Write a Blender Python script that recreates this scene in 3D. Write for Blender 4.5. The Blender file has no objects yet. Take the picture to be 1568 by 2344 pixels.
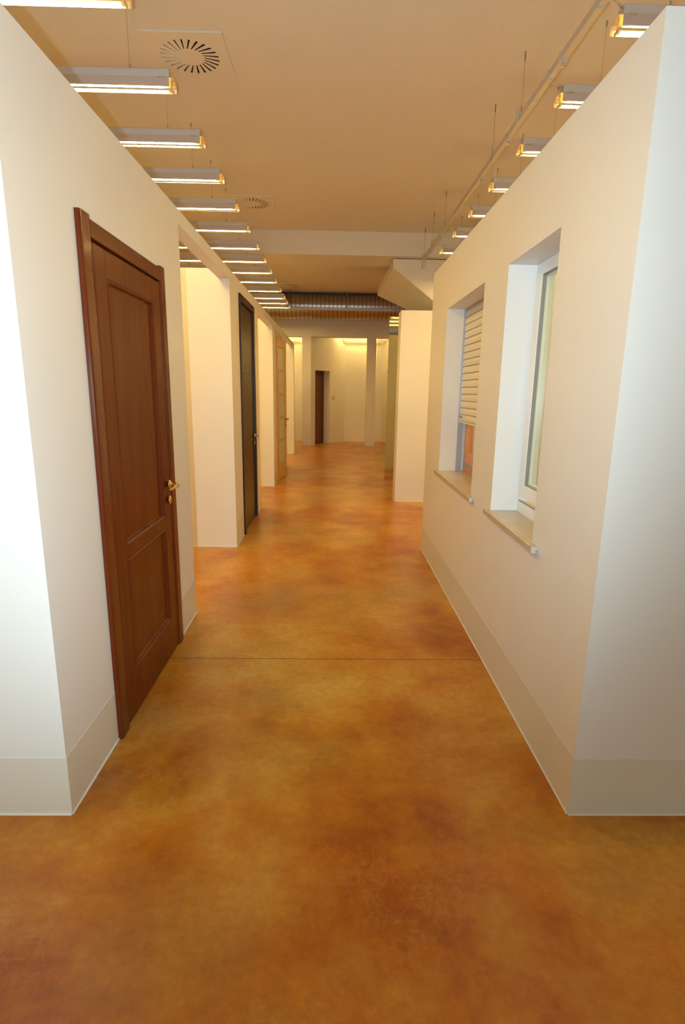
import bpy, bmesh, math, random
from mathutils import Vector, Matrix
random.seed(7)
S = bpy.context.scene
C = S.collection
PI = math.pi

# ------------------------------------------------------------ camera
FPX, PITCH, YAW, ROLL, CAMZ = 1245.08, 0.22027193, 0.0192587, 0.01507477, 1.56
cd = bpy.data.cameras.new('camera'); cam = bpy.data.objects.new('camera', cd); C.objects.link(cam)
cd.sensor_fit = 'VERTICAL'; cd.sensor_height = 36.0; cd.lens = FPX / 2344 * 36.0
cd.clip_start = 0.02; cd.clip_end = 100
c_, s_ = math.cos, math.sin
B_ = Matrix(((1, 0, 0), (0, 0, -1), (0, 1, 0)))
Y_ = Matrix(((c_(YAW), -s_(YAW), 0), (s_(YAW), c_(YAW), 0), (0, 0, 1)))
P_ = Matrix(((1, 0, 0), (0, c_(PITCH), -s_(PITCH)), (0, s_(PITCH), c_(PITCH))))
R_ = Matrix(((c_(ROLL), -s_(ROLL), 0), (s_(ROLL), c_(ROLL), 0), (0, 0, 1)))
M_ = R_ @ P_ @ B_ @ Y_                       # world -> (right, down, forward)
rt, dn, fw = Vector(M_[0]), Vector(M_[1]), Vector(M_[2])
mw = Matrix((rt, -dn, -fw)).transposed().to_4x4()
mw.translation = Vector((0, 0, CAMZ))
cam.matrix_world = mw
S.camera = cam

# ------------------------------------------------------------ light and exposure
S.view_settings.view_transform = 'Standard'
S.view_settings.look = 'None'
S.view_settings.gamma = 1.0
S.view_settings.use_curve_mapping = False
S.view_settings.exposure = 0.0
TUBE_COL = (1.0, 0.665, 0.215); TUBE_STR = 176.0
FLASH_W = 230.0; FLASH_COL = (0.79, 0.97, 1.06)
DAY_W = 100.0
W = bpy.data.worlds.new('world'); S.world = W; W.use_nodes = True
W.node_tree.nodes['Background'].inputs[0].default_value = (0.75, 0.85, 1.0, 1)
W.node_tree.nodes['Background'].inputs[1].default_value = 0.25

fl = bpy.data.lights.new('camera_flash', 'SPOT'); fl.energy = FLASH_W; fl.color = FLASH_COL
fl.spot_size = math.radians(130); fl.spot_blend = 0.85; fl.shadow_soft_size = 0.012
flo = bpy.data.objects.new('camera_flash', fl); C.objects.link(flo)
fm = mw.copy(); fm.translation = Vector((0, 0, CAMZ)) - rt * 0.105 + dn * 0.0 - fw * 0.0
flo.matrix_world = fm @ Matrix.Rotation(math.radians(25), 4, 'X') @ Matrix.Rotation(math.radians(14), 4, 'Y')

da = bpy.data.lights.new('daylight', 'AREA'); da.shape = 'RECTANGLE'; da.size = 5.0; da.size_y = 2.2
da.energy = DAY_W; da.color = (0.84, 0.95, 0.88)
dao = bpy.data.objects.new('daylight', da); C.objects.link(dao)
dao.location = (-1.0, -5.9, 1.7); dao.rotation_euler = (PI / 2, 0, PI)   # stands in the shop window behind the camera
dao.rotation_euler = (math.radians(90), 0, 0)

# ------------------------------------------------------------ materials
def mat(name, col, rough=0.5, metal=0.0, spec=0.5, coat=0.0, coat_rough=0.1):
    m = bpy.data.materials.new(name); m.use_nodes = True
    b = m.node_tree.nodes['Principled BSDF']
    b.inputs['Base Color'].default_value = (*col, 1)
    b.inputs['Roughness'].default_value = rough
    b.inputs['Metallic'].default_value = metal
    b.inputs['Specular IOR Level'].default_value = spec
    b.inputs['Coat Weight'].default_value = coat
    b.inputs['Coat Roughness'].default_value = coat_rough
    return m
def N(m, t): return m.node_tree.nodes.new(t)
def Lk(m, a, b): m.node_tree.links.new(a, b)
def noise(m, scale, detail=4, rough=0.5, vec=None, dist=0.0):
    n = N(m, 'ShaderNodeTexNoise'); n.inputs['Scale'].default_value = scale
    n.inputs['Detail'].default_value = detail; n.inputs['Roughness'].default_value = rough
    n.inputs['Distortion'].default_value = dist
    if vec is not None: Lk(m, vec, n.inputs['Vector'])
    return n
def coords(m, scale=(1, 1, 1), loc=(0, 0, 0)):
    t = N(m, 'ShaderNodeTexCoord'); p = N(m, 'ShaderNodeMapping')
    p.inputs['Scale'].default_value = scale; p.inputs['Location'].default_value = loc
    Lk(m, t.outputs['Object'], p.inputs['Vector']); return p.outputs['Vector']
def ramp(m, fac, stops):
    r = N(m, 'ShaderNodeValToRGB'); e = r.color_ramp.elements
    while len(e) < len(stops): e.new(0.5)
    for i, (p, c) in enumerate(stops):
        e[i].position = p; e[i].color = (*c, 1) if len(c) == 3 else c
    Lk(m, fac, r.inputs['Fac']); return r.outputs['Color']
def mix(m, fac, a, b, mode='MIX'):
    x = N(m, 'ShaderNodeMix'); x.data_type = 'RGBA'; x.blend_type = mode
    if hasattr(fac, 'is_linked') or hasattr(fac, 'links'): Lk(m, fac, x.inputs[0])
    else: x.inputs[0].default_value = fac
    for s, v in ((x.inputs[6], a), (x.inputs[7], b)):
        if isinstance(v, tuple): s.default_value = (*v, 1)
        else: Lk(m, v, s)
    return x.outputs[2]
def bump(m, h, strength, dist=0.01):
    b = N(m, 'ShaderNodeBump'); b.inputs['Strength'].default_value = strength
    b.inputs['Distance'].default_value = dist
    Lk(m, h, b.inputs['Height']); Lk(m, b.outputs[0], m.node_tree.nodes['Principled BSDF'].inputs['Normal'])
def bsdf(m): return m.node_tree.nodes['Principled BSDF']

def plaster(name, col, rough=0.55):
    m = mat(name, col, rough, spec=0.3)
    n = noise(m, 220, 3, 0.6, coords(m)); bump(m, n.outputs['Fac'], 0.12, 0.002)
    n2 = noise(m, 0.9, 3, 0.5, coords(m))
    k = ramp(m, n2.outputs['Fac'], [(0.3, tuple(c * 0.975 for c in col)), (0.7, col)])
    Lk(m, k, bsdf(m).inputs['Base Color']); return m
M_wall = plaster('cream_wall_paint', (0.80, 0.775, 0.72), 0.42)
M_skirt = plaster('skirting_paint', (0.73, 0.69, 0.585), 0.38)
M_ceil = plaster('ceiling_paint', (0.78, 0.74, 0.67), 0.7)
M_bead = mat('white_sealant', (0.85, 0.84, 0.80), 0.35)
M_far = plaster('far_wall_paint', (0.82, 0.79, 0.70), 0.5)

def make_floor():
    m = mat('stained_concrete', (0.4, 0.15, 0.03), 0.3, spec=0.42)
    v = coords(m, (1, 1, 1), (3.1, 0.7, 0))
    warp = noise(m, 1.3, 4, 0.55, v)
    vv = N(m, 'ShaderNodeVectorMath'); vv.operation = 'MULTIPLY_ADD'
    Lk(m, warp.outputs['Color'], vv.inputs[0]); vv.inputs[1].default_value = (0.25, 0.25, 0.25)
    Lk(m, v, vv.inputs[2]); wv = vv.outputs[0]
    big = noise(m, 1.15, 5, 0.52, wv)
    base = ramp(m, big.outputs['Fac'], [(0.38, (0.356, 0.091, 0.0040)), (0.47, (0.483, 0.163, 0.0096)),
                                       (0.54, (0.540, 0.240, 0.0224)), (0.63, (0.575, 0.338, 0.0672))])
    med = noise(m, 3.1, 7, 0.58, wv)
    f2 = ramp(m, med.outputs['Fac'], [(0.36, (0.276, 0.065, 0.0016)), (0.50, (0.494, 0.189, 0.0128)), (0.64, (0.621, 0.345, 0.0512))])
    col = mix(m, 0.45, base, f2)
    # worn greyish patches
    gp = noise(m, 0.8, 4, 0.5, coords(m, (1, 1, 1), (9.4, 4.2, 0)))
    gf = ramp(m, gp.outputs['Fac'], [(0.52, (0, 0, 0)), (0.72, (0.517, 0.585, 0.7200))])
    col = mix(m, gf, col, (0.414, 0.260, 0.0880))
    # fine mottling and pale veins
    fine = noise(m, 26, 6, 0.7, v)
    ff = ramp(m, fine.outputs['Fac'], [(0.35, (0.86, 0.84, 0.8)), (0.65, (1.08, 1.1, 1.12))])
    col = mix(m, 1.0, col, ff, 'MULTIPLY')
    vn = noise(m, 13, 5, 0.6, wv, 0.8)
    ab = N(m, 'ShaderNodeMath'); ab.operation = 'SUBTRACT'; Lk(m, vn.outputs['Fac'], ab.inputs[0]); ab.inputs[1].default_value = 0.5
    a2 = N(m, 'ShaderNodeMath'); a2.operation = 'ABSOLUTE'; Lk(m, ab.outputs[0], a2.inputs[0])
    vf = ramp(m, a2.outputs[0], [(0.0, (0.3, 0.3, 0.3)), (0.03, (0, 0, 0))])
    vm = noise(m, 2.0, 3, 0.5, coords(m, (1, 1, 1), (1.2, 8.8, 0)))
    vmr = ramp(m, vm.outputs['Fac'], [(0.5, (0, 0, 0)), (0.62, (1, 1, 1))])
    vfac = mix(m, 1.0, vf, vmr, 'MULTIPLY')
    col = mix(m, vfac, col, (0.50, 0.29, 0.085))
    # small dark and pale specks
    vo = N(m, 'ShaderNodeTexVoronoi'); vo.inputs['Scale'].default_value = 4.0; Lk(m, v, vo.inputs['Vector'])
    sp = ramp(m, vo.outputs['Distance'], [(0.0, (0.75, 0.75, 0.75)), (0.028, (0, 0, 0))])
    col = mix(m, sp, col, (0.10, 0.05, 0.02))
    vo2 = N(m, 'ShaderNodeTexVoronoi'); vo2.inputs['Scale'].default_value = 2.3
    Lk(m, coords(m, (1, 1, 1), (5.5, 2.2, 0)), vo2.inputs['Vector'])
    sp2 = ramp(m, vo2.outputs['Distance'], [(0.0, (0.6, 0.6, 0.6)), (0.035, (0, 0, 0))])
    col = mix(m, sp2, col, (0.70, 0.52, 0.28))
    Lk(m, col, bsdf(m).inputs['Base Color'])
    bsdf(m).inputs['Roughness'].default_value = 0.30
    bn = noise(m, 2.6, 3, 0.5, v); bump(m, bn.outputs['Fac'], 0.10, 0.006)
    return m
M_floor = make_floor()
M_joint = mat('dark_floor_joint', (0.05, 0.03, 0.015), 0.8)  # dark colour of the saw-cut joint across the floor

def wood(name, dark, light, scale, stretch, rough, spec=0.4, coat=0.0):
    m = mat(name, dark, rough, spec=spec, coat=coat, coat_rough=0.12)
    v = coords(m, stretch)
    n = noise(m, scale, 6, 0.62, v, 0.4)
    k = ramp(m, n.outputs['Fac'], [(0.34, dark), (0.66, light)])
    n2 = noise(m, scale * 7, 3, 0.5, v)
    k2 = ramp(m, n2.outputs['Fac'], [(0.3, (0.90, 0.90, 0.90)), (0.7, (1.06, 1.06, 1.06))])
    Lk(m, mix(m, 1.0, k, k2, 'MULTIPLY'), bsdf(m).inputs['Base Color'])
    return m
M_mahog = wood('mahogany_wood', (0.112, 0.0185, 0.0027), (0.146, 0.0265, 0.0040), 2.2, (9, 9, 0.7), 0.27, spec=0.14)
M_mahog_h = wood('mahogany_crossgrain', (0.112, 0.0185, 0.0027), (0.146, 0.0265, 0.0040), 2.2, (9, 0.7, 9), 0.27, spec=0.14)
M_mahog_trim = wood('mahogany_glossy_trim', (0.105, 0.0175, 0.0025), (0.140, 0.0255, 0.0038), 2.2, (9, 9, 0.7), 0.25, spec=0.14, coat=0.35)
M_wenge = wood('wenge_wood', (0.026, 0.010, 0.003), (0.050, 0.021, 0.007), 3.0, (14, 14, 0.6), 0.33, spec=0.3)
M_oak = wood('pale_oak_wood', (0.60, 0.32, 0.085), (0.70, 0.405, 0.125), 2.5, (9, 9, 0.6), 0.35)
M_fardoor = wood('far_door_wood', (0.11, 0.03, 0.01), (0.18, 0.05, 0.015), 2.5, (9, 9, 0.6), 0.35)
M_orange = wood('honey_wood', (0.50, 0.20, 0.040), (0.62, 0.27, 0.062), 3.0, (9, 9, 0.8), 0.35)
M_brass = mat('polished_brass', (0.83, 0.58, 0.20), 0.14, 1.0)
M_chrome = mat('satin_chrome', (0.72, 0.72, 0.70), 0.2, 1.0)
M_steel = mat('galvanised_steel', (0.46, 0.44, 0.43), 0.30, 1.0)
M_seam_shade = mat('duct_seam_shade', (0.16, 0.14, 0.13), 0.5, 0.6)  # darker than the pipe: shadow of the spiral seam painted into the ribs
M_alu = mat('grey_painted_aluminium', (0.56, 0.57, 0.60), 0.38, 0.25)
M_skirtref = mat('lamp_front_skirt', (0.50, 0.44, 0.42), 0.42, 0.2)
M_reflector = mat('lamp_reflector', (0.85, 0.83, 0.78), 0.22, 0.9)
M_lip = mat('lamp_lip_metal', (0.80, 0.72, 0.52), 0.3, 0.6)
M_track = mat('track_metal', (0.60, 0.56, 0.50), 0.45, 0.3)
M_cord = mat('grey_cord', (0.62, 0.60, 0.56), 0.5)
M_cable = mat('steel_wire', (0.40, 0.37, 0.33), 0.35, 0.8)
M_white = mat('white_lacquer', (0.86, 0.87, 0.86), 0.28)
M_vent = mat('diffuser_paint', (0.76, 0.72, 0.64), 0.6)
M_black = mat('dark_void', (0.012, 0.010, 0.009), 0.8)
M_gasket = mat('grey_gasket', (0.30, 0.30, 0.27), 0.5)
M_shutter = mat('cream_shutter_slats', (0.74, 0.68, 0.52), 0.38)
M_cap = mat('grey_plastic_cap', (0.55, 0.54, 0.50), 0.5)
M_guide = mat('blue_grey_guide', (0.40, 0.43, 0.50), 0.35, 0.4)
M_plate = mat('switch_plate', (0.55, 0.45, 0.25), 0.5)
def make_stone():
    m = mat('beige_stone', (0.55, 0.45, 0.30), 0.28)
    n = noise(m, 5, 6, 0.6, coords(m, (1, 3.5, 1)), 0.4)
    Lk(m, ramp(m, n.outputs['Fac'], [(0.3, (0.50, 0.40, 0.255)), (0.7, (0.60, 0.50, 0.345))]), bsdf(m).inputs['Base Color'])
    return m
M_stone = make_stone()
def make_glass(name, col=(1, 1, 1)):
    m = bpy.data.materials.new(name); m.use_nodes = True
    t = N(m, 'ShaderNodeBsdfTransparent'); t.inputs[0].default_value = (*col, 1)
    g = N(m, 'ShaderNodeBsdfGlossy'); g.inputs['Roughness'].default_value = 0.01
    f = N(m, 'ShaderNodeFresnel'); f.inputs[0].default_value = 1.45
    x = N(m, 'ShaderNodeMixShader'); ge = N(m, 'ShaderNodeNewGeometry'); q = N(m, 'ShaderNodeMath'); q.operation = 'SUBTRACT'; q.inputs[0].default_value = 1.0; Lk(m, ge.outputs['Backfacing'], q.inputs[1]); u = N(m, 'ShaderNodeMath'); u.operation = 'MULTIPLY'; Lk(m, f.outputs[0], u.inputs[0]); Lk(m, q.outputs[0], u.inputs[1]); Lk(m, u.outputs[0], x.inputs[0]); Lk(m, t.outputs[0], x.inputs[1]); Lk(m, g.outputs[0], x.inputs[2])
    m.node_tree.nodes.remove(bsdf(m)); Lk(m, x.outputs[0], m.node_tree.nodes['Material Output'].inputs[0]); return m
M_glass = make_glass('clear_glass', (0.93, 0.96, 0.93))
M_frost = mat('frosted_glass', (0.60, 0.60, 0.42), 0.30)
M_mirror = mat('mirror_silver', (0.80, 0.82, 0.68), 0.015, 1.0)
M_tube = bpy.data.materials.new('lit_tube'); M_tube.use_nodes = True
b = bsdf(M_tube); b.inputs['Base Color'].default_value = (0.9, 0.9, 0.9, 1)
b.inputs['Emission Color'].default_value = (*TUBE_COL, 1); b.inputs['Emission Strength'].default_value = TUBE_STR

# ------------------------------------------------------------ helpers
def link(name, bm, m, parent=None, smooth=False, bevel=0.0, seg=2):
    me = bpy.data.meshes.new(name)
    bmesh.ops.recalc_face_normals(bm, faces=bm.faces)
    bm.to_mesh(me); bm.free()
    for mm in (m if isinstance(m, (list, tuple)) else [m]): me.materials.append(mm)
    if smooth:
        for p in me.polygons: p.use_smooth = True
    o = bpy.data.objects.new(name, me); C.objects.link(o)
    if parent: o.parent = parent
    if bevel:
        md = o.modifiers.new('bevel', 'BEVEL'); md.width = bevel; md.segments = seg; md.limit_method = 'ANGLE'
        md.angle_limit = math.radians(40)
    return o
def struct(o, label=None):
    o['kind'] = 'structure'
    if label: o['label'] = label
    return o
def tag(o, label, cat, group=None):
    o['label'] = label; o['category'] = cat
    if group: o['group'] = group
    return o
def empty(name, loc, rz=0.0):
    o = bpy.data.objects.new(name, None); C.objects.link(o)
    o.location = loc; o.rotation_euler = (0, 0, rz); o.empty_display_size = 0.1
    return o
def bx(bm, x0, x1, y0, y1, z0, z1, mi=0):
    v = [bm.verts.new(p) for p in ((x0, y0, z0), (x1, y0, z0), (x1, y1, z0), (x0, y1, z0),
                                   (x0, y0, z1), (x1, y0, z1), (x1, y1, z1), (x0, y1, z1))]
    for f in ((0, 3, 2, 1), (4, 5, 6, 7), (0, 1, 5, 4), (1, 2, 6, 5), (2, 3, 7, 6), (3, 0, 4, 7)):
        bm.faces.new([v[i] for i in f]).material_index = mi
    return bm
def box(*a, mi=0): return bx(bmesh.new(), *a, mi=mi)
def cyl(bm, p0, p1, r0, r1=None, n=16, caps=True):
    r1 = r0 if r1 is None else r1
    p0, p1 = Vector(p0), Vector(p1); d = (p1 - p0).normalized()
    u = d.orthogonal().normalized(); w = d.cross(u)
    a = []; b = []
    for i in range(n):
        t = 2 * PI * i / n; q = u * math.cos(t) + w * math.sin(t)
        a.append(bm.verts.new(p0 + q * r0)); b.append(bm.verts.new(p1 + q * r1))
    for i in range(n): bm.faces.new((a[i], a[(i + 1) % n], b[(i + 1) % n], b[i]))
    if caps: bm.faces.new(a[::-1]); bm.faces.new(b)
    return bm
def lathe(bm, p0, axis, prof, n=24):
    """prof: (distance along axis, radius)"""
    d = Vector(axis).normalized(); u = d.orthogonal().normalized(); w = d.cross(u); p0 = Vector(p0)
    rings = []
    for (t, r) in prof:
        rings.append([bm.verts.new(p0 + d * t + (u * math.cos(2 * PI * i / n) + w * math.sin(2 * PI * i / n)) * max(r, 1e-5)) for i in range(n)])
    for a, b in zip(rings, rings[1:]):
        for i in range(n): bm.faces.new((a[i], a[(i + 1) % n], b[(i + 1) % n], b[i]))
    bm.faces.new(rings[0][::-1]); bm.faces.new(rings[-1])
    return bm
def tube(bm, pts, rad, n=10):
    pts = [Vector(p) for p in pts]; rings = []; u = None
    for i, p in enumerate(pts):
        d = (pts[min(i + 1, len(pts) - 1)] - pts[max(i - 1, 0)]).normalized()
        u = (d.orthogonal() if u is None else (u - d * u.dot(d))).normalized(); w = d.cross(u)
        r = rad[i] if isinstance(rad, (list, tuple)) else rad
        rings.append([bm.verts.new(p + (u * math.cos(2 * PI * k / n) + w * math.sin(2 * PI * k / n)) * r) for k in range(n)])
    for a, b in zip(rings, rings[1:]):
        for k in range(n): bm.faces.new((a[k], a[(k + 1) % n], b[(k + 1) % n], b[k]))
    bm.faces.new(rings[0][::-1]); bm.faces.new(rings[-1])
    return bm
def extrude_yz(bm, prof, x0, x1, mi=0):
    """closed (y,z) profile extruded along x"""
    a = [bm.verts.new((x0, y, z)) for y, z in prof]; b = [bm.verts.new((x1, y, z)) for y, z in prof]
    n = len(prof)
    for i in range(n): bm.faces.new((a[i], a[(i + 1) % n], b[(i + 1) % n], b[i])).material_index = mi
    bm.faces.new(a[::-1]).material_index = mi; bm.faces.new(b).material_index = mi
    return bm
def extrude_xy(bm, prof, z0, z1, mi=0):
    a = [bm.verts.new((x, y, z0)) for x, y in prof]; b = [bm.verts.new((x, y, z1)) for x, y in prof]
    n = len(prof)
    for i in range(n): bm.faces.new((a[i], a[(i + 1) % n], b[(i + 1) % n], b[i])).material_index = mi
    bm.faces.new(a[::-1]).material_index = mi; bm.faces.new(b).material_index = mi
    return bm
def cells(xs, ys, zs, solid):
    """solid built from a grid of cells; only outer faces are made"""
    bm = bmesh.new(); vs = {}
    def V(i, j, k):
        if (i, j, k) not in vs: vs[(i, j, k)] = bm.verts.new((xs[i], ys[j], zs[k]))
        return vs[(i, j, k)]
    nx, ny, nz = len(xs) - 1, len(ys) - 1, len(zs) - 1
    F = {(i, j, k): solid((xs[i] + xs[i + 1]) / 2, (ys[j] + ys[j + 1]) / 2, (zs[k] + zs[k + 1]) / 2)
         for i in range(nx) for j in range(ny) for k in range(nz)}
    for (i, j, k), f in F.items():
        if not f: continue
        for (di, dj, dk), q in (((-1, 0, 0), ((0, 0, 0), (0, 0, 1), (0, 1, 1), (0, 1, 0))),
                                ((1, 0, 0), ((1, 0, 0), (1, 1, 0), (1, 1, 1), (1, 0, 1))),
                                ((0, -1, 0), ((0, 0, 0), (1, 0, 0), (1, 0, 1), (0, 0, 1))),
                                ((0, 1, 0), ((0, 1, 0), (0, 1, 1), (1, 1, 1), (1, 1, 0))),
                                ((0, 0, -1), ((0, 0, 0), (0, 1, 0), (1, 1, 0), (1, 0, 0))),
                                ((0, 0, 1), ((0, 0, 1), (1, 0, 1), (1, 1, 1), (0, 1, 1)))):
            if not F.get((i + di, j + dj, k + dk), False):
                bm.faces.new([V(i + a, j + b, k + c) for a, b, c in q])
    return bm
def rnd(h, holes): return not any(a <= h[0] <= b and c <= h[1] <= d for a, b, c, d in holes)

# ------------------------------------------------------------ setting: shell
XL, XR, HW, CE = -0.958, 0.905, 2.62, 4.0
HX0, HX1, HY0, HY1 = -5.0, 5.0, -6.0, 17.12
JY = 2.965
bm = extrude_yz(bmesh.new(), [(HY0 - .2, -.15), (HY1 + 1.2, -.15), (HY1 + 1.2, 0), (JY + .0022, 0), (JY + .0022, -.005),
                             (JY - .0022, -.005), (JY - .0022, 0), (HY0 - .2, 0)], HX0 - .2, HX1 + .2)
bm.faces.ensure_lookup_table()
for f in bm.faces:
    ys = [v.co.y for v in f.verts]; zs = [v.co.z for v in f.verts]
    if max(abs(y - JY) for y in ys) < .01: f.material_index = 1
floor = link('floor', bm, [M_floor, M_joint]); struct(floor, 'orange-brown stained concrete floor with a cloudy satin finish')
# ceiling (with holes for the swirl diffusers' boxes left solid)
struct(link('ceiling', box(HX0 - .2, HX1 + .2, HY0 - .2, HY1 + 1.2, CE, CE + .2), M_ceil), 'plain painted ceiling lit amber')
struct(link('trim_1', box(HX0, HX1, 9.31, 10.07, 3.652, CE - .0005), M_ceil), 'wide downstand beam crossing the ceiling')
struct(link('wall_outer_left', box(HX0 - .2, HX0, HY0, HY1 + 1, 0, CE), M_wall))
struct(link('wall_outer_right', box(HX1, HX1 + .2, HY0, HY1 + 1, 0, CE), M_wall))
# wall behind the camera with its shop window
struct(link('wall_rear', cells([HX0, -4, 2, HX1], [HY0 - .2, HY0], [0, .5, 3, CE], lambda x, y, z: not (-4 < x < 2 and .5 < z < 3)), M_wall))

# corridor wall on the left: one slab with door holes and openings
LT = 0.10
holesL = [(2.27, 3.16, 0, 2.135), (3.632, 5.30, 0, 2.535), (5.80, 6.72, 0, 2.44), (7.165, 8.86, 0, 2.525),
          (9.30, 10.24, 0, 2.43), (11.32, 13.47, 0, 2.57)]
ys = sorted({1.75, 13.60} | {h[0] for h in holesL} | {h[1] for h in holesL})
zs = sorted({0, HW} | {h[3] for h in holesL})
cross = [(1.75, 1.85), (5.30, 5.40), (8.86, 8.96), (13.47, 13.60)]
ysc = sorted(set(ys) | {c for p in cross for c in p})
def solidL(x, y, z):
    if x > XL - LT: return rnd((y, z), [(a, b, -1, d) for a, b, c, d in holesL])
    return any(a < y < b for a, b in cross)
struct(link('wall_left', cells([-4.6, XL - LT, XL], ysc, zs, solidL), M_wall), 'white display wall left of the aisle, with doors and openings')

# right block with the two windows
WIN = [(2.36, 3.03, .90, 2.212), (3.487, 4.60, .90, 2.208)]
RT = 0.225
ysR = sorted({1.75, 1.95, 5.10, 5.295} | {w[0] for w in WIN} | {w[1] for w in WIN})
zsR = sorted({0, 2.605} | {w[2] for w in WIN} | {w[3] for w in WIN})
def solidR(x, y, z):
    if x < XR + RT: return rnd((y, z), WIN)
    return y < 1.95 or y > 5.10
struct(link('wall_right', cells([XR, XR + RT, 4.6], ysR, zsR, solidR), M_wall), 'white display wall right of the aisle, with two windows')
struct(link('wall_right_far', box(XR - .005, 4.6, 7.70, 8.00, 0, 2.62), M_wall), 'plain white wall end standing beyond the window wall')

# skirting bands, painted a shade darker, each with its white bead
def skirt(name, x0, y0, x1, y1, nx, ny, h=.24):
    """band from (x0,y0) to (x1,y1); (nx,ny) points into the aisle"""
    t = .0015
    bm = bmesh.new()
    bx(bm, min(x0, x1, x0 + nx * t, x1 + nx * t), max(x0, x1, x0 + nx * t, x1 + nx * t),
       min(y0, y1, y0 + ny * t, y1 + ny * t), max(y0, y1, y0 + ny * t, y1 + ny * t), .0, h)
    o = struct(link(name, bm, M_skirt), 'slightly darker painted skirting band')
    return o
def bead(parent, x0, y0, x1, y1, nx, ny):
    t = .0055; bm = bmesh.new()
    bx(bm, min(x0, x1, x0 + nx * t, x1 + nx * t), max(x0, x1, x0 + nx * t, x1 + nx * t),
       min(y0, y1, y0 + ny * t, y1 + ny * t), max(y0, y1, y0 + ny * t, y1 + ny * t), .0, .0055)
    b = link('sealant_bead', bm, M_bead, parent); b['label'] = 'thin white bead'
runs = [('left_front', -4.6, 1.75, XL, 1.75, 0, -1), ('left_near', XL, 1.75, XL, 2.20, 1, 0), ('left_middle', XL, 3.22, XL, 3.632, 1, 0),
        ('left_pier', XL, 5.30, XL, 5.765, 1, 0), ('left_beyond', XL, 6.76, XL, 7.165, 1, 0), ('left_far', XL, 8.86, XL, 9.22, 1, 0),
        ('right_front', XR, 1.75, 4.6, 1.75, 0, -1), ('right', XR, 1.75, XR, 5.295, -1, 0), ('right_far', XR - .005, 7.70, XR - .005, 8.0, -1, 0)]
for n, *a in runs:
    o = skirt('baseboard_' + n, *a); bead(o, *a)
for n, a in (('left_booth', (-4.6, 5.30, XL, 5.30, 0, -1)), ('left_booth_far', (-4.6, 8.86, XL, 8.86, 0, -1)), ('left_booth_end', (-4.6, 13.47, XL, 13.47, 0, -1)),
             ('right_end', (XR - .005, 7.70, 4.6, 7.70, 0, -1))):
    x0, y0, x1, y1, nx, ny = a
    struct(link('trim_' + n, box(x0, x1, y0 - .005, y0, 0, .005), M_bead), 'thin white bead along the wall foot')

# end of the hall: portal of header and two columns, back wall, angled wall with door
def solidP(x, y, z):
    if z > 2.977: return True
    return (-.88 < x < -.63) or (.915 < x < 1.165)
struct(link('wall_portal', cells([HX0, -.88, -.63, .915, 1.165, HX1], [15.58, 15.88], [0, 2.977, CE - .001], solidP), M_ceil), 'header wall on two square columns at the far end')
struct(link('wall_back', box(HX0, HX1, HY1, HY1 + .2, 0, CE), M_far), 'brightly lit back wall')
A = Vector((-.63, 15.615)); Bp = Vector((.345, HY1)); d = (Bp - A).normalized(); n_ = Vector((d.y, -d.x))  # n_ faces the camera side
def along(s, off): q = A + d * s + n_ * off; return (q.x, q.y)
ANG = math.atan2(d.y, d.x)
L_ = (Bp - A).length; s0, s1 = .20, .955
bm = cells([0, s0, s1, L_ + .02], [0, .26, .30], [0, 2.098, CE - .001], lambda x, y, z: not (s0 < x < s1 and z < 2.098 and y < .26) if y < .26 else True)
for v in bm.verts: v.co = Vector((*along(v.co.x, -v.co.y), v.co.z))
struct(link('wall_angled', bm, M_far), 'angled back wall with a deep door recess')

# ------------------------------------------------------------ doors
def casing_profile(bm, y0, y1, x0, x1, z0, z1, r=.010):
    """vertical jamb, face towards +x with rounded long edges"""
    prof = []
    for cx, cy, a0 in ((x1 - r, y0 + r, -90), (x1 - r, y1 - r, 0)):
        for k in range(6):
            a = math.radians(a0 + 90 * k / 5); prof.append((cx + r * math.cos(a), cy + r * math.sin(a)))
    prof = [(x0, y0)] + prof + [(x0, y1)]
    extrude_xy(bm, prof, z0, z1); return bm
def leaf_frame(bm, y0, y1, z0, z1, x0, x1, holes, ch=.012):
    """stiles and rails round rectangular holes; holes get a sloping moulding towards the panel"""
    ys = sorted({y0, y1} | {h[0] for h in holes} | {h[1] for h in holes}); zs = sorted({z0, z1} | {h[2] for h in holes} | {h[3] for h in holes})
    g = cells([x0, x1], ys, zs, lambda x, y, z: rnd((y, z), holes))
    me = bpy.data.meshes.new('tmp'); g.to_mesh(me); g.free(); bm.from_mesh(me); bpy.data.meshes.remove(me)
    return bm
def moulding(bm, h, x_in, x_out, w):
    """sloping strip from the frame face (x_out) down to the panel (x_in), round the hole h"""
    y0, y1, z0, z1 = h
    prof = [(0, x_out - .001), (w * .25, x_out + .002), (w * .55, x_out - .002), (w * .8, x_in + .005), (w, x_in + .001)]
    rings = []
    for t, x in prof:
        rings.append([bm.verts.new((x, yy, zz)) for yy, zz in ((y0 + t, z0 + t), (y1 - t, z0 + t), (y1 - t, z1 - t), (y0 + t, z1 - t))])
    for a, b in zip(rings, rings[1:]):
        for i in range(4): bm.faces.new((a[i], a[(i + 1) % 4], b[(i + 1) % 4], b[i]))

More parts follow.
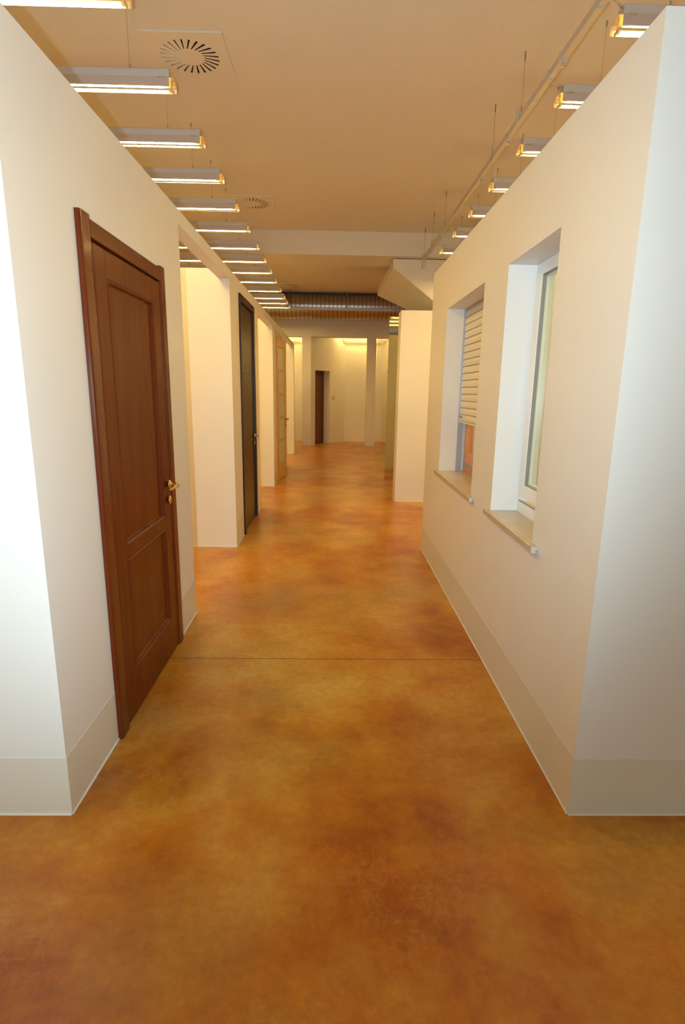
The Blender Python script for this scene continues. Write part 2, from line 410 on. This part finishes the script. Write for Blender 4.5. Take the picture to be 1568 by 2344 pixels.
def lever_set(parent, y, z, x, metal, zlock, towards=-1, tag_label=None):
    h = link('handle', lathe(bmesh.new(), (x, y, z), (1, 0, 0), [(0, .014), (.006, .014), (.0065, .018), (.012, .0255), (.015, .0265), (.018, .025), (.021, .015), (.024, .0095), (.030, .009)], 28), metal, parent, smooth=True)
    if tag_label: h['label'] = tag_label
    bm = bmesh.new()
    pts = [(x + .024, y, z), (x + .045, y, z), (x + .056, y + towards * .006, z), (x + .061, y + towards * .025, z - .001), (x + .060, y + towards * .055, z - .004), (x + .056, y + towards * .085, z - .008), (x + .050, y + towards * .112, z - .010), (x + .047, y + towards * .118, z - .010)]
    tube(bm, pts, [.0085, .0085, .010, .0115, .0105, .0095, .008, .004], 14)
    link('lever', bm, metal, h, smooth=True)
    k = link('lock_rosette', lathe(bmesh.new(), (x, y, zlock), (1, 0, 0), [(0, .013), (.005, .013), (.0055, .017), (.010, .0245), (.013, .0255), (.016, .024), (.018, .016), (.0185, .001)], 28), metal, parent, smooth=True)
    link('keyhole', bx(bmesh.new(), x + .0185, x + .0192, y - .002, y + .002, zlock - .008, zlock + .005), M_black, k)

# door 1: mahogany
XD = XL
d1 = empty('door_1', (XL, 2.72, 0)); struct(d1, 'reddish-brown panelled wooden door with brass lever, nearest on the left')
def T1(bm):                      # parts are modelled in world space, then moved under their empty
    bmesh.ops.translate(bm, verts=bm.verts, vec=(-XL, -2.72, 0)); return bm
CX = XL + .022
fr = link('door_frame', T1(casing_profile(bmesh.new(), 2.197, 2.286, XL, CX, 0, 2.198)), M_mahog_trim, d1, bevel=.002)
link('jamb', T1(casing_profile(bmesh.new(), 3.146, 3.222, XL, CX, 0, 2.198)), M_mahog_trim, fr, bevel=.002)
bm = bmesh.new(); bx(bm, XL, CX - .002, 2.286, 3.146, 2.118, 2.186); link('head', T1(bm), M_mahog_h, fr, bevel=.005, seg=3)
bm = bmesh.new(); bx(bm, XL - LT, XL, 2.27, 2.296, 0, 2.135); bx(bm, XL - LT, XL, 3.138, 3.16, 0, 2.135); bx(bm, XL - LT, XL, 2.296, 3.138, 2.115, 2.135)
link('frame_lining', T1(bm), M_mahog, fr)
LX0, LX1 = XL - .030, XL + .014
h1 = [(2.425, 3.012, .845, 1.995), (2.425, 3.012, .225, .778)]
lf = link('leaf', T1(leaf_frame(bmesh.new(), 2.300, 3.138, .008, 2.110, LX0, LX1, h1)), M_mahog, d1, bevel=.005, seg=3); lf['label'] = 'panelled mahogany leaf'
bm = bmesh.new()
for h in h1: moulding(bm, h, LX1 - .016, LX1, .022)
link('panel_moulding', T1(bm), M_mahog_trim, lf, smooth=False)
for h in h1:
    link('panel', T1(box(LX0 + .006, LX1 - .015, h[0], h[1], h[2], h[3])), M_mahog, lf)
# fine joint lines between rails and stiles
for z in (1.86, 1.00, .26):
    p = link('hinge', T1(cyl(bmesh.new(), (LX1 - .003, 2.2925, z - .045), (LX1 - .003, 2.2925, z + .045), .0065)), M_mahog, d1)
bmg = box(LX1 - .0005, LX1 + .0003, 2.4242, 2.4256, 2.0, 2.108); bx(bmg, LX1 - .0005, LX1 + .0003, 2.4242, 2.4256, .012, .222)
bx(bmg, LX1 - .0005, LX1 + .0003, 3.0118, 3.0132, 2.0, 2.108)
link('rail_joint', T1(bmg), M_mahog_h, lf)
lever_set(d1, 3.078 - 2.72, 1.022, LX1 - XL, M_brass, .932, -1, 'polished brass lever handle')

# door 2: wenge, tall flush leaf with horizontal grooves
d2 = empty('door_2', (XL, 6.26, 0)); struct(d2, 'tall dark brown flush door with chrome lever and thin grooves')
def T2(bm): bmesh.ops.translate(bm, verts=bm.verts, vec=(-XL, -6.26, 0)); return bm
fr = link('door_frame', T2(casing_profile(bmesh.new(), 5.762, 5.835, XL, XL + .018, 0, 2.49, .003)), M_wenge, d2)
link('jamb', T2(casing_profile(bmesh.new(), 6.695, 6.765, XL, XL + .018, 0, 2.49, .003)), M_wenge, fr)
link('head', T2(box(XL, XL + .018, 5.835, 6.695, 2.425, 2.49)), M_wenge, fr)
bm = bmesh.new(); bx(bm, XL - LT, XL, 5.80, 5.845, 0, 2.44); bx(bm, XL - LT, XL, 6.685, 6.72, 0, 2.44); bx(bm, XL - LT, XL, 5.845, 6.685, 2.418, 2.44)
link('frame_lining', T2(bm), M_wenge, fr)
zg = [.008, .645, 1.0, 1.36, 1.72, 2.07, 2.412]
bm = bmesh.new()
bx(bm, XL - .045, XL - .008, 5.858, 6.678, .008, 2.412)
for a, b in zip(zg, zg[1:]): bx(bm, XL - .008, XL - .004, 5.858, 6.678, a + .0035, b - .0035)
lf = link('leaf', T2(bm), M_wenge, d2); lf['label'] = 'flush wenge leaf with five grooves'
for z in (.345, 1.21, 2.083):
    link('hinge', T2(cyl(bmesh.new(), (XL + .003, 5.849, z - .05), (XL + .003, 5.849, z + .05), .009)), M_chrome, d2)
lever_set(d2, 6.63 - 6.26, 1.012, -.004, M_chrome, .925, -1, 'satin chrome lever handle')

# door 3: pale oak with five frosted panes, standing ajar into the aisle
d3 = empty('door_3', (XL, 9.70, 0)); struct(d3, 'light oak door with five frosted panes, slightly ajar')
def T3(bm): bmesh.ops.translate(bm, verts=bm.verts, vec=(-XL, -9.70, 0)); return bm
fr = link('door_frame', T3(casing_profile(bmesh.new(), 9.225, 9.325, XL, XL + .016, 0, 2.485, .004)), M_oak, d3)
link('jamb', T3(casing_profile(bmesh.new(), 10.215, 10.31, XL, XL + .016, 0, 2.485, .004)), M_oak, fr)
link('head', T3(box(XL, XL + .016, 9.325, 10.215, 2.405, 2.485)), M_oak, fr)
bm = bmesh.new(); bx(bm, XL - LT, XL, 9.30, 9.335, 0, 2.43); bx(bm, XL - LT, XL, 10.205, 10.24, 0, 2.43); bx(bm, XL - LT, XL, 9.335, 10.205, 2.402, 2.43)
link('frame_lining', T3(bm), M_oak, fr)
# leaf local frame: hinge at y=9.42, far edge swings out to x=-.865
W3 = .80
lights = [(.115, W3 - .115, a, b) for a, b in ((.305, .655), (.700, 1.055), (1.100, 1.455), (1.500, 1.855), (1.900, 2.255))]
hinge = Vector((XL + .022, 9.352, 0)); ang = math.atan2(-.868 - hinge.x, 10.155 - hinge.y)
def swing(bm):
    for v in bm.verts:
        x, y = v.co.x, v.co.y
        v.co.x = hinge.x + y * math.sin(ang) + x * math.cos(ang) - XL
        v.co.y = hinge.y + y * math.cos(ang) - x * math.sin(ang) - 9.70
    return bm
lf = link('leaf', swing(leaf_frame(bmesh.new(), 0, W3, .008, 2.395, -.040, 0, lights)), M_oak, d3, bevel=.003)
lf['label'] = 'oak leaf standing ajar'
for h in lights: link('glass_pane', swing(box(-.024, -.018, *h)), M_frost, lf)
for z in (.3, 1.2, 2.1): link('hinge', swing(cyl(bmesh.new(), (0.002, -.006, z - .04), (.002, -.006, z + .04), .007)), M_oak, d3)
before = set(bpy.data.objects)
lever_set(d3, W3 - .055, 1.035, 0, M_brass, .925, -1, 'brass lever handle')
for o in set(bpy.data.objects) - before:
    for v in o.data.vertices:
        x, y = v.co.x, v.co.y
        v.co.x = hinge.x + y * math.sin(ang) + x * math.cos(ang) - XL
        v.co.y = hinge.y + y * math.cos(ang) - x * math.sin(ang) - 9.70

# door 4: far dark door in the recess of the angled wall
d4 = empty('door_4', (A.x, A.y, 0), ANG); struct(d4, 'dark reddish-brown door in the recess of the angled wall')
lf = link('leaf', box(s0, s1, -0, .03, .006, 2.098), M_fardoor, d4)
for o in (lf,):
    for v in o.data.vertices: v.co.y += .215
for (za, zb) in ((.25, .88), (1.05, 1.95)):
    bm = bmesh.new(); bx(bm, s0 + .12, s1 - .12, .206, .215, za, zb); link('panel', bm, M_fardoor, lf, bevel=.004)
k = link('knob', lathe(bmesh.new(), (s0 + .20, .215, .99), (0, -1, 0), [(0, .028), (.006, .028), (.012, .012), (.03, .012), (.036, .028), (.05, .036), (.062, .026), (.066, .001)], 20), M_brass, d4, smooth=True)
k['label'] = 'round brass knob'

# light switch on the angled wall
ls = empty('light_switch', (*along(1.16, .0), 1.325), ANG); tag(ls, 'small flat switch plate on the angled back wall', 'light switch')
link('face_plate', box(-.045, .045, -.008, 0, -.058, .058), M_plate, ls, bevel=.003)
link('rocker', box(-.014, .014, -.0115, -.008, -.03, .03), M_white, ls, bevel=.001)

# ------------------------------------------------------------ windows
XF = XR + .150
def sill(win, y0, y1, parent, ly0, ly1):
    bm = bmesh.new()
    # slab with lugs that run past the opening and a rounded nose
    z1 = .902; z0 = .872
    bx(bm, XR, XF + .06, y0 + .001, y1 - .001, z0, z1)
    bx(bm, XR - .030, XR, ly0, ly1, z0, z1)
    o = link('window_sill', bm, M_stone, parent, bevel=.004, seg=3); o['label'] = 'beige stone sill'
    e = link('sill_end_cap', box(XR - .030, XR - .001, ly0 - .005, ly0, z0, z1), M_cap, o, bevel=.002)
    g = link('drip_groove', box(XR - .012, XR - .004, ly0 - .007, ly0 - .0058, z0 + .006, z0 + .014), M_gasket, o)

# window 1: white double-glazed
y0, y1, z0, z1 = WIN[0]
w1 = empty('window_1', (0, 0, 0)); struct(w1, 'white-framed double-glazed window, nearest in the right wall')
bm = cells([XF, XF + .065], [y0, y0 + .055, y1 - .02, y1], [z0, .965, z1 - .02, z1], lambda x, y, z: y < y0 + .055 or y > y1 - .02 or z < .965 or z > z1 - .02)
f = link('window_frame', bm, M_white, w1, bevel=.003)
hz = (y0 + .115, y1 - .105, 1.065, z1 - .065)
bm = cells([XF - .008, XF + .060], sorted([y0 + .057, hz[0], hz[1], y1 - .022]), sorted([.998, hz[2], hz[3], z1 - .022]), lambda x, y, z: rnd((y, z), [hz]))
s = link('sash', bm, M_white, w1, bevel=.004, seg=3)
bm = cells([XF - .004, XF + .012], [hz[0], hz[0] + .003, hz[1] - .003, hz[1]], [hz[2], hz[2] + .003, hz[3] - .003, hz[3]], lambda x, y, z: rnd((y, z), [(hz[0] + .003, hz[1] - .003, hz[2] + .003, hz[3] - .003)]))
link('gasket', bm, M_gasket, s)
link('glass_pane', box(XF + .008, XF + .013, hz[0] + .001, hz[1] - .001, hz[2] + .001, hz[3] - .001), M_glass, s)
link('glass_pane', box(XF + .030, XF + .035, hz[0] + .001, hz[1] - .001, hz[2] + .001, hz[3] - .001), M_glass, s)
link('spacer_bar', cells([XF + .0135, XF + .0295], [hz[0], hz[0] + .012, hz[1] - .012, hz[1]], [hz[2], hz[2] + .012, hz[3] - .012, hz[3]], lambda x, y, z: rnd((y, z), [(hz[0] + .012, hz[1] - .012, hz[2] + .012, hz[3] - .012)])), M_white, s)
link('drainage_strip', box(XF - .004, XF, y0 + .01, y1 - .03, .966, .972), M_gasket, f)
link('plastic_reveal', box(XR + .0005, XF, y1 - .004, y1 - .0002, z0 + .003, z1 - .002), M_white, w1)
sill(w1, y0, y1, w1, 2.285, 3.075)

# window 2: honey wood behind a half-lowered roller shutter
y0, y1, z0, z1 = WIN[1]
w2 = empty('window_2', (0, 0, 0)); struct(w2, 'honey-wood window behind a half-lowered cream roller shutter')
XG = XF + .055
bm = cells([XG, XG + .07], [y0, y0 + .06, y1 - .06, y1], [z0, z0 + .055, z1 - .05, z1], lambda x, y, z: y < y0 + .06 or y > y1 - .06 or z < z0 + .055 or z > z1 - .05)
f = link('window_frame', bm, M_orange, w2, bevel=.003)
ym = (y0 + y1) / 2
for a, b_ in ((y0 + .064, ym - .003), (ym + .003, y1 - .064)):
    hz = (a + .075, b_ - .075, 1.065, z1 - .13)
    s = link('casement', cells([XG - .012, XG + .05], [a, hz[0], hz[1], b_], [z0 + .085, hz[2], hz[3], z1 - .055], lambda x, y, z: rnd((y, z), [hz])), M_orange, w2, bevel=.004)
    link('glass_pane', box(XG + .012, XG + .018, *hz), M_glass, s)
link('weather_bar', box(XG - .006, XG + .03, y0 + .064, y1 - .064, z0 + .058, z0 + .083), M_gasket, f)
for yy in (y0, y1 - .018):
    g = link('shutter_guide', box(XF - .010, XF + .030, yy, yy + .018, z0 + .002, z1 - .004), M_guide, w2); g['label'] = 'blue-grey metal guide'
bm = bmesh.new(); z = 1.325; top = z1 - .004; k = 0
ya, yb = y0 + .014, y1 - .014
while z < top - .001:
    zt = min(z + .0545, top); hh = zt - z
    prof = [(XF + .014, z + .0008), (XF + .002, z + .004), (XF - .0005, z + hh * .5), (XF + .002, zt - .006), (XF + .009, zt - .0012), (XF + .014, zt - .0012)]
    a = [bm.verts.new((x, ya, q)) for x, q in prof]; b2 = [bm.verts.new((x, yb, q)) for x, q in prof]
    for i in range(len(prof)): bm.faces.new((a[i], a[(i + 1) % 6], b2[(i + 1) % 6], b2[i]))
    bm.faces.new(a[::-1]); bm.faces.new(b2); z += .0545
sh = link('roller_shutter', bm, M_shutter, w2); sh['label'] = 'cream slatted shutter lowered two thirds'
link('slat_lining', box(XF + .0135, XF + .016, ya, yb, 1.33, top), M_gasket, sh)
bt = link('bottom_bar', box(XF - .003, XF + .016, ya, yb, 1.312, 1.325), M_shutter, sh, bevel=.002)
for yy in (y1 - .085, y0 + .085):
    link('stop_plug', cyl(bmesh.new(), (XF, yy, 1.362), (XF - .022, yy, 1.362), .011, .009), M_gasket, sh)
sill(w2, y0, y1, w2, 3.405, 4.655)

# ------------------------------------------------------------ ceiling lamps
def lamp(y, x_end, side, label, group, cord=True, z=3.61, cx=None, lit=True, turn=0.0, skirt=True):
    """linear lamp; side -1 runs from x_end to the left, +1 to the right"""
    Ln = 1.62
    root = empty('linear_lamp', (x_end, y, z), turn); tag(root, label, 'ceiling lamp', group)
    if side > 0: a, b = 0, Ln
    else: a, b = -Ln, 0
    def pr(name, prof, m, e=0.0, parent=root, bev=0.0):
        return link(name, extrude_yz(bmesh.new(), prof, a - e, b + e), m, parent, bevel=bev)
    hs = pr('housing', [(0, -.048), (0, -.004), (.004, 0), (.066, 0), (.07, -.004), (.07, -.048)], M_alu, bev=.0)
    if skirt: pr('front_skirt', [(-.004, -.104), (-.004, -.0485), (.0, -.0485), (.0, -.104)], M_skirtref)
    rf = pr('reflector', [(.002, -.052), (.05, -.054), (.080, -.062), (.094, -.078), (.099, -.102), (.102, -.101),
                      (.097, -.076), (.083, -.059), (.052, -.0495), (.002, -.0495)], M_reflector, .024)
    pr('reflector_lip', [(-.014, -.132), (-.014, -.121), (-.008, -.119), (-.008, -.132)], M_lip, .024)
    link('lit_tube' if lit else 'tube', cyl(bmesh.new(), (a + .05, .050, -.086), (b - .05, .050, -.086), .0085, n=10), M_tube if lit else M_white, root, smooth=False)
    for xe, sg in ((a, -1), (b, 1)):
        link('lamp_holder', box(min(xe - sg * .012, xe + sg * .004), max(xe - sg * .012, xe + sg * .004), .034, .066, -.112, -.052), M_brass, root)
        link('end_bracket', box(min(xe + sg * .012, xe + sg * .016), max(xe + sg * .012, xe + sg * .016), -.012, .06, -.130, -.110), M_lip, rf)
        link('spring_clip', box(min(xe - sg * .075, xe - sg * .02), max(xe - sg * .075, xe - sg * .02), -.006, -.002, -.057, -.048), M_chrome, hs)
    for xw in ((.265, Ln - .23) if side > 0 else (-.265, -Ln + .23)):
        top = (CE if not (9.31 - .04 < y < 10.04) else 3.652) - z
        if top < .1: top = 3.652 - z
        w = link('suspension_wire', cyl(bmesh.new(), (xw, .035, 0), (xw, .035, top), .0012, n=6), M_cable, root)
        link('gripper', cyl(bmesh.new(), (xw, .035, 0), (xw, .035, min(.035, top * .5)), .0045, n=8), M_cable, w)
        link('ceiling_stud', cyl(bmesh.new(), (xw, .035, top - min(.03, top * .4)), (xw, .035, top), .006, n=8), M_cable, w)
    if cord and cx is not None:
        dx = cx - x_end
        pts = [(dx, -.10, .0 - .03), (dx + .04, -.085, -.012), (dx * .5, -.05, -.014), (-.03, .01, -.012), (.004, .03, -.012)]
        pts = [(dx, -.06, -.035), (dx * .75, -.045, -.020), (dx * .4, -.02, -.016), (0.0, .02, -.014)]
        link('power_cord', tube(bmesh.new(), pts, .004, 8), M_cord, root, smooth=True)
    return root
ordn = ['nearest', 'second', 'third', 'fourth', 'fifth', 'sixth', 'seventh', 'eighth', 'ninth', 'tenth', 'eleventh', 'twelfth', 'thirteenth', 'fourteenth']
LYS = [3.30, 4.15, 5.00, 5.80, 6.65, 7.50, 8.38, 9.20, 10.03, 10.86, 11.80, 12.68, 13.38, 14.05]
for i, y in enumerate(LYS):
    pos = 'nearest the camera' if i == 0 else ('farthest from the camera' if i == 13 else '%s counting from the camera' % ordn[i])
    lamp(y, -1.11, -1, 'grey linear lamp with lit tube in the left row, %s' % pos, 'linear lamps over the left wall')
RYS = [3.42, 4.21, 5.01, 5.86, 6.69, 7.53, 8.40]
for i, y in enumerate(RYS):
    pos = 'nearest the camera' if i == 0 else ('farthest from the camera' if i == 6 else '%s counting from the camera' % ordn[i])
    lamp(y, 1.54, 1, 'grey linear lamp wired to the track in the right row, %s' % pos, 'linear lamps over the right wall', cx=1.4085)
# lamps over the end bay
for i, (x, y) in enumerate(((-1.05, 16.80), (-2.85, 16.80), (.62, 16.80), (2.4, 16.80))):
    # turned round: they wash the back wall
    lamp(y - .02, x, -1, 'linear lamp washing the back wall behind the header, %s' % ['over the left bay', 'at far left', 'over the middle bay', 'over the right bay'][i],
         'lamps hidden beyond the header', cord=False, z=3.27, turn=PI, skirt=False)
for y, w in ((2.45, 'just above the top of the view'), (1.60, 'well above the top of the view')):
    lamp(y, -1.11, -1, 'added grey linear lamp over the left wall, ' + w, 'added lamps just above the view', cord=False)  # unseen lamps, added to brighten the near floor and lower walls
for i, y in enumerate((2.60, 1.75, .90)):
    lamp(y, 1.54, 1, '%s linear lamp of the right row, %s of three seen in the tall mirror' % (('lit', 'lit', 'unlit')[i], ['uppermost', 'middle', 'lowest'][i]), 'lamps seen only in the mirror', cord=False, lit=i < 2)

# ------------------------------------------------------------ cable track with its hangers on the right
tr = empty('cable_track', (1.38, 0, 3.565)); tag(tr, 'long suspended square cable track above the right wall', 'cable track')
link('rail', box(-.02, .02, 1.2, 9.03, -.022, .022), M_track, tr, bevel=.003)
e = link('end_box', box(-.0235, .0235, 9.03, 9.11, -.125, .045), M_track, tr, bevel=.004)
for y in (4.603, 5.359, 7.476, 8.296, 9.052, 3.1):
    b_ = link('hanger_box', box(-.030, -.022, y - .018, y + .018, -.035, .065), M_alu, tr, bevel=.002)
    link('hanger_wire', cyl(bmesh.new(), (-.0, y, .03), (-.0, y, CE - 3.565), .0016, n=6), M_cable, b_)
    link('wire_gripper', cyl(bmesh.new(), (0, y, .022), (0, y, .085), .0045, n=8), M_cable, b_)
    link('ceiling_stud', cyl(bmesh.new(), (0, y, CE - 3.565 - .06), (0, y, CE - 3.565), .006, n=8), M_cable, b_)
for y in (3.83, 4.90, 5.72, 6.83, 7.74, 8.55):
    c = link('clamp', cells([-.0235, -.0205, .0205, .0235], [y - .012, y + .012], [-.03, -.022, .024], lambda x, yy, z: abs(x) > .021 or z < -.022), M_alu, tr)
    link('clamp_screw', cyl(bmesh.new(), (0, y, -.03), (0, y, -.052), .009, n=10), M_chrome, c)
for y in (4.02, 4.30, 3.35): link('joint_band', cells([-.023, -.0205, .0205, .023], [y - .006, y + .006], [-.026, -.0225, .0225, .026], lambda x, yy, z: abs(x) > .0205 or abs(z) > .0225), M_alu, tr)

# ------------------------------------------------------------ swirl diffusers in the ceiling
def diffuser(cx, cy, label):
    r = empty('ceiling_diffuser', (cx, cy, CE)); tag(r, label, 'air diffuser', 'swirl diffusers in the ceiling')
    h = .295; bm = bmesh.new()
    nb = 24; r0, r1 = .105, .215
    # plate with 24 slots: ring sectors between slots, a hub and an outer field
    z = -.012
    def P(rad, a, zz=z): return bm.verts.new((rad * math.cos(a), rad * math.sin(a), zz))
    # hub disc
    hub = [P(r0, 2 * PI * i / 96) for i in range(96)]; bm.faces.new(hub)
    for i in range(nb):
        a0 = 2 * PI * i / nb; wid = .30
        # blades run slightly off the radius, as on a swirl plate
        sk = .16
        st = 4
        pa = [P(r0, a0 + 2 * PI / nb * (wid + (1 - wid) * k / st)) for k in range(st + 1)]
        pb = [P(r1, a0 + sk + 2 * PI / nb * (wid + (1 - wid) * k / st)) for k in range(st + 1)]
        for k in range(st): bm.faces.new((pa[k], pa[k + 1], pb[k + 1], pb[k]))
        # tilted vane in the slot
        va = [P(r0, a0, z), P(r0, a0 + 2 * PI / nb * wid * .18, z + .004)]; vb = [P(r1, a0 + sk, z), P(r1, a0 + sk + 2 * PI / nb * wid * .18, z + .004)]
        bm.faces.new((va[0], va[1], vb[1], vb[0]))
    # outer field, square minus circle
    M4 = 96; outer = []
    for i in range(M4):
        a = 2 * PI * i / M4; c, s = math.cos(a), math.sin(a); q = h / max(abs(c), abs(s)); outer.append(bm.verts.new((q * c, q * s, z)))
    inner = [P(r1, 2 * PI * i / M4) for i in range(M4)]
    for i in range(M4): bm.faces.new((inner[i], inner[(i + 1) % M4], outer[(i + 1) % M4], outer[i]))
    for i in range(M4):
        j = (i + 1) % M4; u0 = bm.verts.new((outer[i].co.x, outer[i].co.y, -.0005)); u1 = bm.verts.new((outer[j].co.x, outer[j].co.y, -.0005))
        bm.faces.new((outer[i], outer[j], u1, u0))
    link('face_plate', bm, M_vent, r)
    link('plenum_shade_disc', cyl(bmesh.new(), (0, 0, -.0022), (0, 0, -.0008), .225, n=48), M_black, r)  # flat black disc paints the shade behind the slots
    link('centre_screw', cyl(bmesh.new(), (0, 0, -.012), (0, 0, -.015), .005, n=10), M_vent, r)
for (cx, cy, lb) in ((-1.105, 4.76, 'square white swirl diffuser nearest the camera, beside the second left lamp'),
                     (-1.112, 8.06, 'square swirl diffuser before the ceiling beam, beside the fifth left lamp'),
                     (-1.115, 11.55, 'square swirl diffuser just beyond the ceiling beam'),
                     (-1.085, 14.0, 'square swirl diffuser farthest back, right before the duct')):
    diffuser(cx, cy, lb)

# ------------------------------------------------------------ spiral duct, its rail and rods
dz, dy, drad = 3.665, 14.95, .312
du = empty('spiral_duct', (0, dy, dz)); tag(du, 'grey ribbed spiral air duct running across before the header', 'air duct')
prof = []; x = 0.0
while x < 9.8:
    prof += [(x, drad), (x + .090, drad), (x + .093, drad + .011), (x + .100, drad + .011), (x + .1005, drad - .002), (x + .1055, drad - .002)]; x += .106
bm = lathe(bmesh.new(), (-4.9, 0, 0), (1, 0, 0), prof, 40)
for f in bm.faces:
    if len(f.verts) == 4 and (max(v.co.x for v in f.verts) - min(v.co.x for v in f.verts)) < .02: f.material_index = 1
link('duct_pipe', bm, [M_steel, M_seam_shade], du)
rl = empty('duct_rail', (0, 14.6, 3.565)); tag(rl, 'light grey rail hung from rods in front of the duct', 'rail')
link('rail', box(-4.8, 4.8, -.02, .02, -.03, .03), M_alu, rl, bevel=.003)
for xx in (-2.65, -1.167, .319, 1.81, 3.3):
    rd = link('hanging_rod', cyl(bmesh.new(), (xx, 0, .03), (xx, 0, CE - 3.565), .007, n=8), M_cable, rl)
    link('ceiling_foot', box(xx - .05, xx + .05, -.03, .03, CE - 3.565 - .02, CE - 3.565), M_cable, rd)
    link('bracket', box(xx - .022, xx + .022, -.028, .024, -.036, .085), M_alu, rd, bevel=.003)

# ------------------------------------------------------------ sloped bulkhead and mirrored block, right
bm = bmesh.new()
yf = 9.45
fa = [(.940, yf, 3.64), (.944, yf, 3.515), (2.30, yf, 2.508), (2.30, yf, 3.64)]
fb = [(.907, 12.25, 3.64), (.905, 12.15, 3.51), (1.399, 11.475, 3.173), (2.30, 10.6, 2.508), (2.30, 12.25, 3.64)]
a = [bm.verts.new(p) for p in fa]; b_ = [bm.verts.new(p) for p in fb]
bm.faces.new((a[0], a[1], a[2], a[3]))                      # front
bm.faces.new((a[0], b_[0], b_[1], a[1]))                    # narrow left side
bm.faces.new((a[1], b_[1], b_[2])); bm.faces.new((a[1], b_[2], a[2])); bm.faces.new((a[2], b_[2], b_[3]))  # sloping underside
bm.faces.new((a[0], a[3], b_[4], b_[0]))                    # top
bm.faces.new((a[3], a[2], b_[3], b_[4]))                    # right
bm.faces.new((b_[0], b_[4], b_[3], b_[2], b_[1]))           # back
struct(link('trim_2', bm, M_wall), 'sloping plastered bulkhead hanging under the beam')

mb = empty('mirrored_block', (1.6, 10.78, 0)); tag(mb, 'tall block clad in mirror panels beyond the white wall end', 'mirrored block')
def TM(bm): bmesh.ops.translate(bm, verts=bm.verts, vec=(-1.6, -10.78, 0)); return bm
link('core', TM(box(.922, 2.3, 9.508, 12.05, 0, 2.765)), M_wall, mb)
def mir(b0, b1, c0, c1, z0_=.004, z1_=2.765):
    o = link('mirror_panel', TM(box(b0, b1, c0, c1, z0_, z1_)), M_mirror, mb); return o
mir(.914, .9215, 9.502, 10.897); mir(.914, .9215, 10.903, 12.05)
mir(.914, 1.60, 9.500, 9.5015, .004, 2.47); mir(1.603, 2.3, 9.500, 9.5015, .004, 2.47); mir(.914, 2.3, 9.500, 9.5015, 2.473, 2.765)
for z in (1.88, 1.33): link('mirror_clip', TM(box(.905, .9138, 9.49, 9.52, z - .02, z + .02)), M_chrome, mb)
